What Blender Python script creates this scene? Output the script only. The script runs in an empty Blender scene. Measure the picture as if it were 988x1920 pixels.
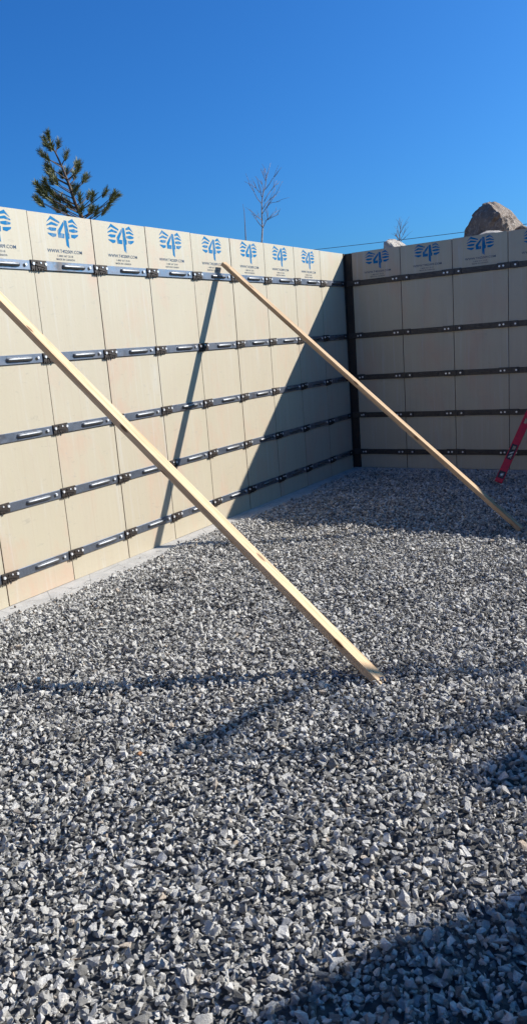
import bpy, bmesh, math, random
import numpy as np
from mathutils import Vector, Matrix, Euler, noise

# ---------------------------------------------------------------- camera, sky, sun, exposure
scene = bpy.context.scene
COL = scene.collection
CAM = Vector((4.1208, -8.7999, 1.5816))
YAW, PITCH, ROLL, FPX = 0.56121, 1.35904, -0.07612, 1446.96
CAMROT = Matrix.Rotation(YAW, 3, 'Z') @ Matrix.Rotation(PITCH, 3, 'X') @ Matrix.Rotation(ROLL, 3, 'Z')
cam_data = bpy.data.cameras.new('camera')
cam = bpy.data.objects.new('camera', cam_data)
COL.objects.link(cam)
cam.matrix_world = Matrix.Translation(CAM) @ CAMROT.to_4x4()
cam_data.sensor_fit = 'VERTICAL'
cam_data.sensor_height = 24.0
cam_data.lens = 24.0 * FPX / 1920.0
cam_data.clip_start = 0.05
cam_data.clip_end = 6000
scene.camera = cam

SUN_TO = Vector((0.97, 1.0, 0.8815)).normalized()       # from the ground towards the sun
SUN_EL = math.asin(SUN_TO.z)
SUN_AZ = math.atan2(SUN_TO.x, SUN_TO.y)
world = bpy.data.worlds.new('World')
scene.world = world
world.use_nodes = True
wn = world.node_tree.nodes
wl = world.node_tree.links
wn.clear()
sky = wn.new('ShaderNodeTexSky')
sky.sky_type = 'NISHITA'
sky.sun_disc = False
sky.sun_elevation = SUN_EL
sky.sun_rotation = SUN_AZ
sky.altitude = 300
sky.air_density = 1.0
sky.dust_density = 2.6
sky.ozone_density = 3.0
hs_ = wn.new('ShaderNodeHueSaturation')
hs_.inputs['Saturation'].default_value = 1.2
tint = wn.new('ShaderNodeMix')
tint.data_type = 'RGBA'
tint.blend_type = 'MULTIPLY'
tint.inputs[0].default_value = 1.0
tint.inputs[7].default_value = (0.27, 0.745, 1.24, 1)
bg = wn.new('ShaderNodeBackground')
bg.inputs['Strength'].default_value = 0.080
wo = wn.new('ShaderNodeOutputWorld')
wl.new(sky.outputs[0], hs_.inputs['Color'])
wl.new(hs_.outputs[0], tint.inputs[6])
wl.new(tint.outputs[2], bg.inputs['Color'])
wl.new(bg.outputs[0], wo.inputs['Surface'])

sun_data = bpy.data.lights.new('sun', 'SUN')
sun_data.energy = 5.0
sun_data.angle = math.radians(0.53)
sun_data.color = (1.0, 0.955, 0.885)
sun = bpy.data.objects.new('sun', sun_data)
COL.objects.link(sun)
sun.rotation_euler = SUN_TO.to_track_quat('Z', 'Y').to_euler()
sun.location = (12, 14, 14)

vs = scene.view_settings
vs.view_transform = 'Standard'
vs.look = 'None'
vs.exposure = 0.7
vs.gamma = 1.0
vs.use_curve_mapping = False

# ---------------------------------------------------------------- helpers
rng = random.Random(7)
nrng = np.random.default_rng(11)


def at(u, v, dist):
    """World point seen at photo pixel (u, v), `dist` metres away along the ground."""
    d = CAMROT @ Vector(((u - 494) / FPX, (960 - v) / FPX, -1))
    return CAM + d * (dist / math.hypot(d.x, d.y))


def on_plane(u, v, axis, val):
    d = CAMROT @ Vector(((u - 494) / FPX, (960 - v) / FPX, -1))
    return CAM + d * ((val - CAM[axis]) / d[axis])


def tag(o, label=None, cat=None, group=None, kind=None):
    if label: o['label'] = label
    if cat: o['category'] = cat
    if group: o['group'] = group
    if kind: o['kind'] = kind
    return o


def link(name, me, parent=None):
    o = bpy.data.objects.new(name, me)
    COL.objects.link(o)
    if parent is not None:
        o.parent = parent
    return o


def empty(name, loc=(0, 0, 0), rz=0.0):
    o = bpy.data.objects.new(name, None)
    o.empty_display_size = 0.1
    COL.objects.link(o)
    o.location = loc
    o.rotation_euler = (0, 0, rz)
    return o


def mesh_from(name, verts, faces, mats=(), smooth=False, fmat=None):
    me = bpy.data.meshes.new(name)
    me.from_pydata([tuple(v) for v in verts], [], faces)
    for m in mats:
        me.materials.append(m)
    if fmat is not None:
        me.polygons.foreach_set('material_index', fmat)
    if smooth:
        me.polygons.foreach_set('use_smooth', [True] * len(me.polygons))
    me.update()
    return me


def bm_mesh(name, bm, mats=(), smooth=False):
    me = bpy.data.meshes.new(name)
    bmesh.ops.recalc_face_normals(bm, faces=bm.faces)
    bm.to_mesh(me)
    bm.free()
    for m in mats:
        me.materials.append(m)
    if smooth:
        me.polygons.foreach_set('use_smooth', [True] * len(me.polygons))
    return me


def box(bm, x0, x1, y0, y1, z0, z1, mat=0):
    vs_ = [bm.verts.new(p) for p in ((x0, y0, z0), (x1, y0, z0), (x1, y1, z0), (x0, y1, z0),
                                     (x0, y0, z1), (x1, y0, z1), (x1, y1, z1), (x0, y1, z1))]
    fs = []
    for q in ((0, 3, 2, 1), (4, 5, 6, 7), (0, 1, 5, 4), (1, 2, 6, 5), (2, 3, 7, 6), (3, 0, 4, 7)):
        f = bm.faces.new([vs_[i] for i in q])
        f.material_index = mat
        fs.append(f)
    return vs_, fs


def bevel_all(bm, w, seg=1):
    bmesh.ops.bevel(bm, geom=list(bm.edges), offset=w, segments=seg, affect='EDGES', profile=0.5)


def tube(verts, faces, pts, radii, n=6, cap=True):
    """Append a tapered tube through pts to verts / faces."""
    pts = [Vector(p) for p in pts]
    base = len(verts)
    prev = None
    for i, p in enumerate(pts):
        a = pts[max(i - 1, 0)]
        b = pts[min(i + 1, len(pts) - 1)]
        t = (b - a).normalized()
        if prev is None:
            s = t.orthogonal().normalized()
        else:
            s = (prev - t * prev.dot(t)).normalized()
        prev = s
        w = t.cross(s)
        for k in range(n):
            an = 2 * math.pi * k / n
            verts.append(p + (s * math.cos(an) + w * math.sin(an)) * radii[i])
    for i in range(len(pts) - 1):
        for k in range(n):
            a = base + i * n + k
            b = base + i * n + (k + 1) % n
            faces.append((a, b, b + n, a + n))
    if cap:
        faces.append(tuple(base + k for k in range(n))[::-1])
        e = base + (len(pts) - 1) * n
        faces.append(tuple(e + k for k in range(n)))


# ---------------------------------------------------------------- materials
def new_mat(name):
    m = bpy.data.materials.new(name)
    m.use_nodes = True
    nt = m.node_tree
    b = nt.nodes['Principled BSDF']
    return m, nt, b


def N(nt, kind, **kw):
    n = nt.nodes.new(kind)
    for k, v in kw.items():
        if k in n.bl_rna.properties:
            setattr(n, k, v)
        else:
            n.inputs[k].default_value = v
    return n


def ramp(nt, stops, fac=None, interp='LINEAR'):
    r = nt.nodes.new('ShaderNodeValToRGB')
    r.color_ramp.interpolation = interp
    el = r.color_ramp.elements
    while len(el) < len(stops):
        el.new(0.5)
    for e, (p, c) in zip(el, stops):
        e.position = p
        e.color = (*c, 1) if len(c) == 3 else c
    if fac is not None:
        nt.links.new(fac, r.inputs['Fac'])
    return r


def mix(nt, fac, a, b, mode='MIX'):
    m = nt.nodes.new('ShaderNodeMix')
    m.data_type = 'RGBA'
    m.blend_type = mode
    for val, sock in ((fac, m.inputs[0]), (a, m.inputs[6]), (b, m.inputs[7])):
        if hasattr(val, 'is_linked') or hasattr(val, 'links'):
            nt.links.new(val, sock)
        elif isinstance(val, (int, float)):
            sock.default_value = val
        else:
            sock.default_value = (*val, 1)
    return m.outputs[2]


def obj_coords(nt, scale=(1, 1, 1), rand=True):
    """Object coordinates, shifted by each object's own random number, then scaled."""
    tc = nt.nodes.new('ShaderNodeTexCoord')
    out = tc.outputs['Object']
    if rand:
        oi = nt.nodes.new('ShaderNodeObjectInfo')
        mu = N(nt, 'ShaderNodeMath', operation='MULTIPLY')
        mu.inputs[1].default_value = 37.0
        nt.links.new(oi.outputs['Random'], mu.inputs[0])
        add = N(nt, 'ShaderNodeVectorMath', operation='ADD')
        nt.links.new(out, add.inputs[0])
        nt.links.new(mu.outputs[0], add.inputs[1])
        out = add.outputs[0]
    mp = nt.nodes.new('ShaderNodeMapping')
    mp.inputs['Scale'].default_value = scale
    nt.links.new(out, mp.inputs['Vector'])
    return mp.outputs[0]


def noise_tex(nt, vec, scale, detail=4, rough=0.55, dist=0.0):
    n = nt.nodes.new('ShaderNodeTexNoise')
    n.inputs['Scale'].default_value = scale
    n.inputs['Detail'].default_value = detail
    n.inputs['Roughness'].default_value = rough
    n.inputs['Distortion'].default_value = dist
    nt.links.new(vec, n.inputs['Vector'])
    return n.outputs['Fac']


def bump(nt, b, height, strength=0.3, distance=0.01):
    bp = nt.nodes.new('ShaderNodeBump')
    bp.inputs['Strength'].default_value = strength
    bp.inputs['Distance'].default_value = distance
    nt.links.new(height, bp.inputs['Height'])
    nt.links.new(bp.outputs[0], b.inputs['Normal'])


def rand_val(nt):
    return nt.nodes.new('ShaderNodeObjectInfo').outputs['Random']


def mat_panel():
    m, nt, b = new_mat('cream_panel_face')
    v = obj_coords(nt, (1, 1, 1))
    vs1 = obj_coords(nt, (9, 9, 0.5))
    big = noise_tex(nt, v, 1.6, 3, 0.5)
    streak = noise_tex(nt, vs1, 3.0, 5, 0.6)
    fine = noise_tex(nt, v, 60, 3, 0.6)
    col = mix(nt, ramp(nt, [(0.35, (0, 0, 0)), (0.7, (1, 1, 1))], big).outputs[0], (0.462, 0.410, 0.298), (0.436, 0.380, 0.272))
    col = mix(nt, ramp(nt, [(0.48, (0, 0, 0)), (0.72, (0.5, 0.5, 0.5))], streak).outputs[0], col, (0.42, 0.355, 0.265))
    # per-panel tint
    col = mix(nt, ramp(nt, [(0, (0, 0, 0)), (1, (0.45, 0.45, 0.45))], rand_val(nt)).outputs[0], col, (0.44, 0.375, 0.28))
    # reddish stains and grey scuffs with a shape of their own
    st = noise_tex(nt, obj_coords(nt, (1.5, 1.5, 0.8)), 1.5, 6, 0.65, 0.4)
    col = mix(nt, ramp(nt, [(0.52, (0, 0, 0)), (0.68, (0.46, 0.46, 0.46))], st).outputs[0], col, (0.50, 0.31, 0.22))
    sc = noise_tex(nt, obj_coords(nt, (5, 5, 14)), 2.2, 8, 0.75, 0.6)
    col = mix(nt, ramp(nt, [(0.60, (0, 0, 0)), (0.67, (0.50, 0.50, 0.50))], sc).outputs[0], col, (0.30, 0.27, 0.22))
    vt = noise_tex(nt, obj_coords(nt, (60, 60, 0.35)), 1.0, 2, 0.5)
    col = mix(nt, ramp(nt, [(0.635, (0, 0, 0)), (0.66, (0.42, 0.42, 0.42))], vt).outputs[0], col, (0.42, 0.34, 0.25))
    run = noise_tex(nt, obj_coords(nt, (22, 22, 0.9)), 1.0, 5, 0.7, 0.3)
    col = mix(nt, ramp(nt, [(0.56, (0, 0, 0)), (0.67, (0.36, 0.36, 0.36))], run).outputs[0], col, (0.50, 0.49, 0.45))
    sp = noise_tex(nt, v, 26, 2, 0.5)
    col = mix(nt, ramp(nt, [(0.68, (0, 0, 0)), (0.73, (0.45, 0.45, 0.45))], sp).outputs[0], col, (0.36, 0.33, 0.28))
    nt.links.new(col, b.inputs['Base Color'])
    nt.links.new(ramp(nt, [(0.3, (0.42,) * 3), (0.7, (0.62,) * 3)], streak).outputs[0], b.inputs['Roughness'])
    bump(nt, b, fine, 0.12, 0.004)
    return m


def mat_plain(name, col, rough=0.6, metal=0.0, var=0.25, scale=30, bumps=0.2, col2=None):
    m, nt, b = new_mat(name)
    v = obj_coords(nt)
    n = noise_tex(nt, v, scale, 5, 0.65)
    c2 = col2 or tuple(c * (1 - var) for c in col)
    c = mix(nt, ramp(nt, [(0.35, (0, 0, 0)), (0.68, (1, 1, 1))], n).outputs[0], col, c2)
    nt.links.new(c, b.inputs['Base Color'])
    b.inputs['Roughness'].default_value = rough
    b.inputs['Metallic'].default_value = metal
    if bumps:
        bump(nt, b, n, bumps, 0.004)
    return m


def mat_steel():
    m, nt, b = new_mat('zinc_steel')
    v = obj_coords(nt)
    n = noise_tex(nt, v, 22, 6, 0.7)
    n2 = noise_tex(nt, v, 5, 4, 0.6)
    c = mix(nt, ramp(nt, [(0.4, (0, 0, 0)), (0.65, (1, 1, 1))], n).outputs[0], (0.25, 0.28, 0.34), (0.14, 0.155, 0.19))
    c = mix(nt, ramp(nt, [(0.56, (0, 0, 0)), (0.72, (0.8, 0.8, 0.8))], n2).outputs[0], c, (0.13, 0.10, 0.085))
    nt.links.new(c, b.inputs['Base Color'])
    nt.links.new(ramp(nt, [(0.35, (0.30,) * 3), (0.7, (0.55,) * 3)], n).outputs[0], b.inputs['Roughness'])
    b.inputs['Metallic'].default_value = 0.85
    bump(nt, b, n, 0.25, 0.002)
    return m


def mat_wood(name, light, dark):
    m, nt, b = new_mat(name)
    v = obj_coords(nt, (1.1, 26, 26))
    g = noise_tex(nt, v, 2.2, 6, 0.6, 0.5)
    g2 = noise_tex(nt, obj_coords(nt, (2.4, 70, 70)), 2.0, 4, 0.6, 0.3)
    c = mix(nt, ramp(nt, [(0.36, (0, 0, 0)), (0.68, (1, 1, 1))], g).outputs[0], light, dark)
    c = mix(nt, ramp(nt, [(0.55, (0, 0, 0)), (0.75, (0.4, 0.4, 0.4))], g2).outputs[0], c, tuple(x * 0.55 for x in dark))
    vo = nt.nodes.new('ShaderNodeTexVoronoi')
    vo.inputs['Scale'].default_value = 1.0
    nt.links.new(obj_coords(nt, (4.2, 14, 14)), vo.inputs['Vector'])
    c = mix(nt, ramp(nt, [(0.10, (0.85,) * 3), (0.17, (0, 0, 0))], vo.outputs['Distance']).outputs[0], c, (0.12, 0.055, 0.022))
    # grubby patches
    d = noise_tex(nt, obj_coords(nt, (1.6, 5, 5)), 2.0, 6, 0.7)
    c = mix(nt, ramp(nt, [(0.58, (0, 0, 0)), (0.75, (0.45, 0.45, 0.45))], d).outputs[0], c, (0.25, 0.19, 0.13))
    nt.links.new(c, b.inputs['Base Color'])
    b.inputs['Roughness'].default_value = 0.75
    b.inputs['Specular IOR Level'].default_value = 0.25
    bump(nt, b, g2, 0.3, 0.003)
    return m


def mat_gravel():
    m, nt, b = new_mat('crushed_granite')
    r = rand_val(nt)
    tone = ramp(nt, [(0.0, (0.12, 0.115, 0.105)), (0.13, (0.26, 0.249, 0.228)), (0.32, (0.55, 0.526, 0.478)),
                     (0.75, (0.72, 0.69, 0.63)), (0.978, (0.82, 0.79, 0.73)), (0.988, (0.60, 0.47, 0.34)), (1.0, (0.64, 0.54, 0.43))], r)
    tc = nt.nodes.new('ShaderNodeTexCoord')
    n = noise_tex(nt, tc.outputs['Object'], 1.6, 8, 0.8)
    c = mix(nt, ramp(nt, [(0.42, (0, 0, 0)), (0.68, (0.55, 0.55, 0.55))], n).outputs[0], tone.outputs[0], (0.22, 0.214, 0.203))
    n2 = noise_tex(nt, tc.outputs['Object'], 5.0, 4, 0.7)
    c = mix(nt, ramp(nt, [(0.6, (0, 0, 0)), (0.72, (0.55, 0.55, 0.55))], n2).outputs[0], c, (0.62, 0.61, 0.60))
    nt.links.new(c, b.inputs['Base Color'])
    b.inputs['Roughness'].default_value = 0.62
    bump(nt, b, n, 0.6, 0.12)
    return m


def mat_concrete():
    m, nt, b = new_mat('pale_concrete')
    tc = nt.nodes.new('ShaderNodeTexCoord')
    o = tc.outputs['Object']
    n = noise_tex(nt, o, 5, 6, 0.65)
    f = noise_tex(nt, o, 120, 4, 0.7)
    c = mix(nt, ramp(nt, [(0.35, (0, 0, 0)), (0.7, (1, 1, 1))], n).outputs[0], (0.47, 0.45, 0.42), (0.33, 0.32, 0.30))
    c = mix(nt, ramp(nt, [(0.52, (0, 0, 0)), (0.66, (0.5, 0.5, 0.5))], f).outputs[0], c, (0.20, 0.195, 0.19))
    vo = nt.nodes.new('ShaderNodeTexVoronoi')
    vo.feature = 'DISTANCE_TO_EDGE'
    vo.inputs['Scale'].default_value = 3.3
    nt.links.new(o, vo.inputs['Vector'])
    c = mix(nt, ramp(nt, [(0.004, (0.6,) * 3), (0.010, (0, 0, 0))], vo.outputs['Distance']).outputs[0], c, (0.14, 0.135, 0.13))
    nt.links.new(c, b.inputs['Base Color'])
    b.inputs['Roughness'].default_value = 0.9
    bump(nt, b, f, 0.4, 0.006)
    return m


def mat_boulder(name, c1, c2, c3):
    m, nt, b = new_mat(name)
    tc = nt.nodes.new('ShaderNodeTexCoord')
    o = tc.outputs['Object']
    n = noise_tex(nt, o, 2.4, 8, 0.7, 0.6)
    f = noise_tex(nt, o, 17, 8, 0.75)
    c = mix(nt, ramp(nt, [(0.35, (0, 0, 0)), (0.65, (1, 1, 1))], n).outputs[0], c1, c2)
    c = mix(nt, ramp(nt, [(0.5, (0, 0, 0)), (0.66, (0.8, 0.8, 0.8))], f).outputs[0], c, c3)
    nt.links.new(c, b.inputs['Base Color'])
    b.inputs['Roughness'].default_value = 0.85
    bump(nt, b, f, 0.9, 0.08)
    return m


def mat_ground():
    m, nt, b = new_mat('bare_earth')
    tc = nt.nodes.new('ShaderNodeTexCoord')
    o = tc.outputs['Object']
    n = noise_tex(nt, o, 0.8, 8, 0.7)
    f = noise_tex(nt, o, 14, 6, 0.75)
    c = mix(nt, ramp(nt, [(0.35, (0, 0, 0)), (0.65, (1, 1, 1))], n).outputs[0], (0.36, 0.29, 0.21), (0.27, 0.225, 0.15))
    c = mix(nt, ramp(nt, [(0.45, (0, 0, 0)), (0.7, (0.7, 0.7, 0.7))], f).outputs[0], c, (0.44, 0.37, 0.29))
    nt.links.new(c, b.inputs['Base Color'])
    b.inputs['Roughness'].default_value = 0.95
    bump(nt, b, f, 0.8, 0.06)
    return m


M_PANEL = mat_panel()
M_EDGE = mat_plain('panel_core_edge', (0.16, 0.075, 0.04), 0.8, 0, 0.4, 40)
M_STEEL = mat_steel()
M_RIB = mat_plain('polished_rib', (0.15, 0.155, 0.165), 0.46, 0.85, 0.35, 60, 0.15)
M_DARK = mat_plain('dark_rusty_steel', (0.022, 0.019, 0.018), 0.62, 0.35, 0.4, 50, 0.6, (0.045, 0.030, 0.022))
M_BARD = mat_plain('dark_steel_bar', (0.040, 0.038, 0.038), 0.5, 0.5, 0.35, 30, 0.3, (0.075, 0.068, 0.062))  # darker steel for the bars and connectors of the back wall
M_POST = mat_plain('dark_corner_steel', (0.020, 0.018, 0.017), 0.6, 0.2, 0.3, 18, 0.4, (0.042, 0.028, 0.020))
M_BOLT = mat_plain('zinc_bolt', (0.85, 0.85, 0.84), 0.35, 0.35, 0.15, 40, 0)
M_HOLESHADE = mat_plain('hole_shade', (0.012, 0.012, 0.013), 0.8, 0, 0.2, 40, 0)  # flat black disc, painted to stand for the shaded inside of a hole
M_INK = mat_plain('blue_print', (0.002, 0.135, 0.310), 0.55, 0, 0.25, 70, 0, (0.004, 0.155, 0.34))
M_INK2 = mat_plain('grey_blue_print', (0.012, 0.055, 0.12), 0.6, 0, 0.4, 70, 0, (0.03, 0.08, 0.15))
M_INK3 = mat_plain('faint_dark_print', (0.06, 0.08, 0.11), 0.6, 0, 0.4, 90, 0, (0.12, 0.14, 0.17))
for m_ in (M_INK, M_INK2, M_INK3):
    nt_ = m_.node_tree
    b_ = nt_.nodes['Principled BSDF']
    src = b_.inputs['Base Color'].links[0].from_socket
    wear = noise_tex(nt_, obj_coords(nt_, (8, 8, 3)), 3.0, 8, 0.75)
    nt_.links.new(mix(nt_, ramp(nt_, [(0.52, (0, 0, 0)), (0.72, (0.65, 0.65, 0.65))], wear).outputs[0], src, (0.44, 0.40, 0.31)), b_.inputs['Base Color'])
    m_.node_tree.nodes['Principled BSDF'].inputs['Specular IOR Level'].default_value = 0.08
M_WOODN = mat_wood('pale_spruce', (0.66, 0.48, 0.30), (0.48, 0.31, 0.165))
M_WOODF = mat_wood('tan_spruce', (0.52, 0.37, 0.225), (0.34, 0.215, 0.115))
M_GRAVEL = mat_gravel()
M_BED = mat_plain('gravel_gap_dark', (0.10, 0.10, 0.10), 0.95, 0, 0.5, 55, 1.0)  # dark sheet whose colour adds to the shade in gaps between stones
M_CONC = mat_concrete()
M_ROCK = mat_boulder('brown_granite', (0.30, 0.225, 0.17), (0.15, 0.105, 0.08), (0.50, 0.42, 0.345))
M_ROCKP = mat_boulder('pale_granite', (0.55, 0.49, 0.42), (0.42, 0.36, 0.30), (0.66, 0.61, 0.55))
M_EARTH = mat_ground()
M_BARK = mat_plain('pine_bark', (0.11, 0.075, 0.055), 0.9, 0, 0.4, 20, 0.8)
M_NEEDLE = mat_plain('pine_needles', (0.095, 0.118, 0.032), 0.6, 0, 0.35, 8, 0, (0.160, 0.155, 0.055))
M_BIRCH = mat_plain('birch_bark', (0.42, 0.36, 0.31), 0.8, 0, 0.5, 9, 0.4, (0.13, 0.09, 0.07))
M_TWIG = mat_plain('bare_twigs', (0.17, 0.12, 0.10), 0.85, 0, 0.3, 12, 0)
M_CABLE = mat_plain('black_cable', (0.03, 0.03, 0.032), 0.6, 0, 0.1, 10, 0)
M_RED = mat_plain('red_enamel', (0.62, 0.012, 0.022), 0.35, 0, 0.3, 25, 0.1)
M_BLACKP = mat_plain('black_plastic', (0.02, 0.02, 0.022), 0.5, 0, 0.2, 30, 0)
M_VIAL = mat_plain('pale_vial', (0.72, 0.74, 0.62), 0.2, 0, 0.1, 30, 0)
M_POLEW = mat_plain('weathered_pole', (0.20, 0.16, 0.12), 0.9, 0, 0.4, 12, 0.5)

# ---------------------------------------------------------------- the ground
W = 0.6096           # panel width
H = 2.5785           # panel height
BARZ = (2.226, 1.6121, 1.1129, 0.6546, 0.1988)
EAST = 0.0889 + 11 * W + 0.03


def sstep(a, b, x):
    t = np.clip((x - a) / (b - a), 0, 1)
    return t * t * (3 - 2 * t)


def ground_height(x, y):
    dx = np.maximum(np.maximum(-0.9 - x, 0), np.maximum(x - (EAST + 0.35), 0) * 1.5)
    dy = np.maximum(np.maximum(y - 1.0, 0), np.maximum(-12.5 - y, 0))
    d = np.hypot(dx, dy)
    z = -0.14 + 2.45 * sstep(0.0, 1.4, d)
    z = z + sstep(1.0, 2.0, d) * 0.10 * (np.sin(x * 1.3 + 0.4) * np.cos(y * 1.1) + 0.5 * np.sin(x * 2.9 + y * 2.3))
    return z


def axis_pts(lo, hi, step):
    core = list(np.arange(lo, hi + 1e-6, step))
    far, d, s = [], 0.0, step
    while d < 3500:
        s *= 1.35
        d += s
        far.append(d)
    return np.array([lo - f for f in far[::-1]] + core + [hi + f for f in far])


gx, gy = axis_pts(-12, 18, 0.3), axis_pts(-20, 14, 0.3)
GX, GY = np.meshgrid(gx, gy)
GZ = ground_height(GX, GY)
gv = np.stack([GX.ravel(), GY.ravel(), GZ.ravel()], 1)
nx_, ny_ = len(gx), len(gy)
gf = [(j * nx_ + i, j * nx_ + i + 1, (j + 1) * nx_ + i + 1, (j + 1) * nx_ + i) for j in range(ny_ - 1) for i in range(nx_ - 1)]
tag(link('ground', mesh_from('ground', gv, gf, (M_EARTH,), True)), kind='structure')


DENTS = [(nrng.uniform(0.4, 5.0), nrng.uniform(-8.6, -0.4), nrng.uniform(0.005, 0.016), nrng.uniform(0.05, 0.13), nrng.uniform(0.09, 0.22), nrng.uniform(0, 3.14)) for _ in range(150)]


# gravel surface height inside the walls
def gravel_h(x, y):
    h = 0.013 * np.sin(2.1 * x + 0.7 * y + 0.4) + 0.011 * np.sin(-1.1 * x + 2.7 * y + 1.9)
    h = h + 0.010 * np.sin(5.3 * x + 3.1 * y + 0.3) * np.sin(4.1 * y - 2.2 * x + 1.2) + 0.006 * np.sin(9.1 * x - 7.3 * y)
    for fx, fy in ((2.70, -5.64), (2.62, -2.57)):
        h = h - 0.022 * np.exp(-((x - fx) ** 2 + (y - fy) ** 2) / 0.13 ** 2)
    for cx, cy, dp, ra, rb, an in DENTS:
        u = (x - cx) * math.cos(an) + (y - cy) * math.sin(an)
        w = -(x - cx) * math.sin(an) + (y - cy) * math.cos(an)
        q = (u / ra) ** 2 + (w / rb) ** 2
        h = h + dp * (-np.exp(-q) + 0.45 * np.exp(-(np.sqrt(q) - 1.7) ** 2 / 0.25))
    e = np.minimum(x, -y)
    return h - 0.004 + (0.008 - h) * (1 - sstep(0.25, 0.7, e))


bx, by = np.arange(0.10, EAST - 0.05, 0.06), np.arange(-12.0, -0.06, 0.06)
BX, BY = np.meshgrid(bx, by)
BZ = gravel_h(BX, BY) - 0.028
BZ = np.where(np.minimum(BX, -BY) < 0.40, np.minimum(BZ, -0.03), BZ)
bv = np.stack([BX.ravel(), BY.ravel(), BZ.ravel()], 1)
nx_, ny_ = len(bx), len(by)
bf = [(j * nx_ + i, j * nx_ + i + 1, (j + 1) * nx_ + i + 1, (j + 1) * nx_ + i) for j in range(ny_ - 1) for i in range(nx_ - 1)]
tag(link('gravel_bed', mesh_from('gravel_bed', bv, bf, (M_BED,), True)), kind='structure')

# concrete footing under both walls (top at z = 0, slightly uneven)
def footing(name, u0, u1, place, label):
    bm = bmesh.new()
    n = int((u1 - u0) / 0.25)
    rows = []
    for i in range(n + 1):
        u = u0 + (u1 - u0) * i / n
        w = 0.42 + 0.012 * math.sin(u * 3.1)
        rows.append([bm.verts.new(place(u, s, z)) for s, z in ((-0.30, -0.002), (0.02, -0.0015), (0.20, -0.003 + 0.002 * math.sin(u * 5)), (w - 0.02, -0.006), (w, -0.03), (w, -0.13))])
    for a, b_ in zip(rows, rows[1:]):
        for k in range(5):
            bm.faces.new((a[k], b_[k], b_[k + 1], a[k + 1]))
    o = link(name, bm_mesh(name, bm, (M_CONC,)))
    tag(o, label, 'footing')
    return o


footing('concrete_footing', -12.0, 0.30, lambda u, s, z: (s, u, z), 'pale concrete footing strip showing between the sunlit wall and the gravel')
footing('concrete_footing', -0.30 + 0.72, EAST - 0.45, lambda u, s, z: (u, -s, z - 0.001), 'concrete footing strip along the shaded back wall')

# ---------------------------------------------------------------- formwork walls
PH = Matrix.Identity(4)


def panel_mesh():
    bm = bmesh.new()
    box(bm, 0.0030, W - 0.0030, 0.0, 0.028, 0.0, H, 0)
    for f in bm.faces:
        f.normal_update()
        if abs(f.normal.y) < 0.5:
            f.material_index = 1
    bevel_all(bm, 0.0012)
    return bm_mesh('form_panel', bm, (M_PANEL, M_EDGE))


def bar_mesh(mat):
    # flat bar with rolled lips at top and bottom
    bm = bmesh.new()
    prof = [(0.0, -0.031), (-0.0055, -0.031), (-0.0075, -0.029), (-0.0075, 0.029), (-0.0055, 0.031), (0.0, 0.031)]
    a = [bm.verts.new((0.05, y - 0.0006, z)) for y, z in prof]
    c = [bm.verts.new((W - 0.012, y - 0.0006, z)) for y, z in prof]
    for i in range(len(prof)):
        j = (i + 1) % len(prof)
        bm.faces.new((a[i], c[i], c[j], a[j]))
    bm.faces.new(a[::-1])
    bm.faces.new(c)
    return bm_mesh('steel_bar', bm, (mat,))


def rib_mesh():
    v, f = [], []
    n, L0, L1, r = 8, 0.252, 0.478, 0.0155
    us = [L0, L0 + 0.006, L0 + 0.02, L1 - 0.02, L1 - 0.006, L1]
    sc = [0.15, 0.7, 1, 1, 0.7, 0.15]
    for u, s in zip(us, sc):
        for k in range(n + 1):
            an = math.pi * k / n
            v.append((u, -0.0078 - 0.017 * s * math.sin(an), r * (0.35 + 0.65 * s) * math.cos(an)))
    for i in range(len(us) - 1):
        for k in range(n):
            q = i * (n + 1) + k
            f.append((q, q + n + 1, q + n + 2, q + 1))
    return mesh_from('rib', v, f, (M_RIB,), True)


def disc_mesh(name, r, d, mat, seg=6):
    bm = bmesh.new()
    a = [bm.verts.new((r * math.cos(2 * math.pi * k / seg), 0, r * math.sin(2 * math.pi * k / seg))) for k in range(seg)]
    c = [bm.verts.new((0.86 * r * math.cos(2 * math.pi * k / seg), -d, 0.86 * r * math.sin(2 * math.pi * k / seg))) for k in range(seg)]
    for k in range(seg):
        j = (k + 1) % seg
        bm.faces.new((a[k], a[j], c[j], c[k]))
    bm.faces.new(c)
    return bm_mesh(name, bm, (mat,))


def connector_mesh():
    bm = bmesh.new()
    box(bm, -0.037, 0.108, -0.0115, -0.0004, -0.031, 0.032)
    box(bm, -0.036, -0.004, -0.0165, -0.0128, -0.029, 0.029)
    box(bm, 0.018, 0.084, -0.0165, -0.0128, -0.025, 0.024)
    bevel_all(bm, 0.0015)
    for u, hh in ((-0.035, 0.006), (-0.016, 0.008), (0.004, 0.007), (0.028, 0.004), (0.052, 0.006)):
        box(bm, u, u + 0.010, -0.0150, -0.0040, -0.031 - hh, 0.004)
    # wedge lying across the plate
    vv, _ = box(bm, 0.000, 0.088, -0.0205, -0.0140, -0.010, 0.002)
    bmesh.ops.rotate(bm, verts=vv, cent=(0.045, -0.017, 0), matrix=Matrix.Rotation(0.18, 3, 'Y'))
    return bm_mesh('connector', bm, (M_DARK,))


def flat_connector_mesh():
    bm = bmesh.new()
    box(bm, -0.115, 0.105, -0.0185, -0.0004, -0.031, 0.034)
    bevel_all(bm, 0.002)
    box(bm, -0.012, 0.030, -0.026, -0.0180, -0.024, 0.020)
    return bm_mesh('connector', bm, (M_BARD,))


def groove_mesh():
    bm = bmesh.new()
    box(bm, 0.20, 0.42, -0.0125, -0.0076, -0.011, 0.009)
    bevel_all(bm, 0.002)
    return bm_mesh('rib', bm, (M_BARD,))


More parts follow.
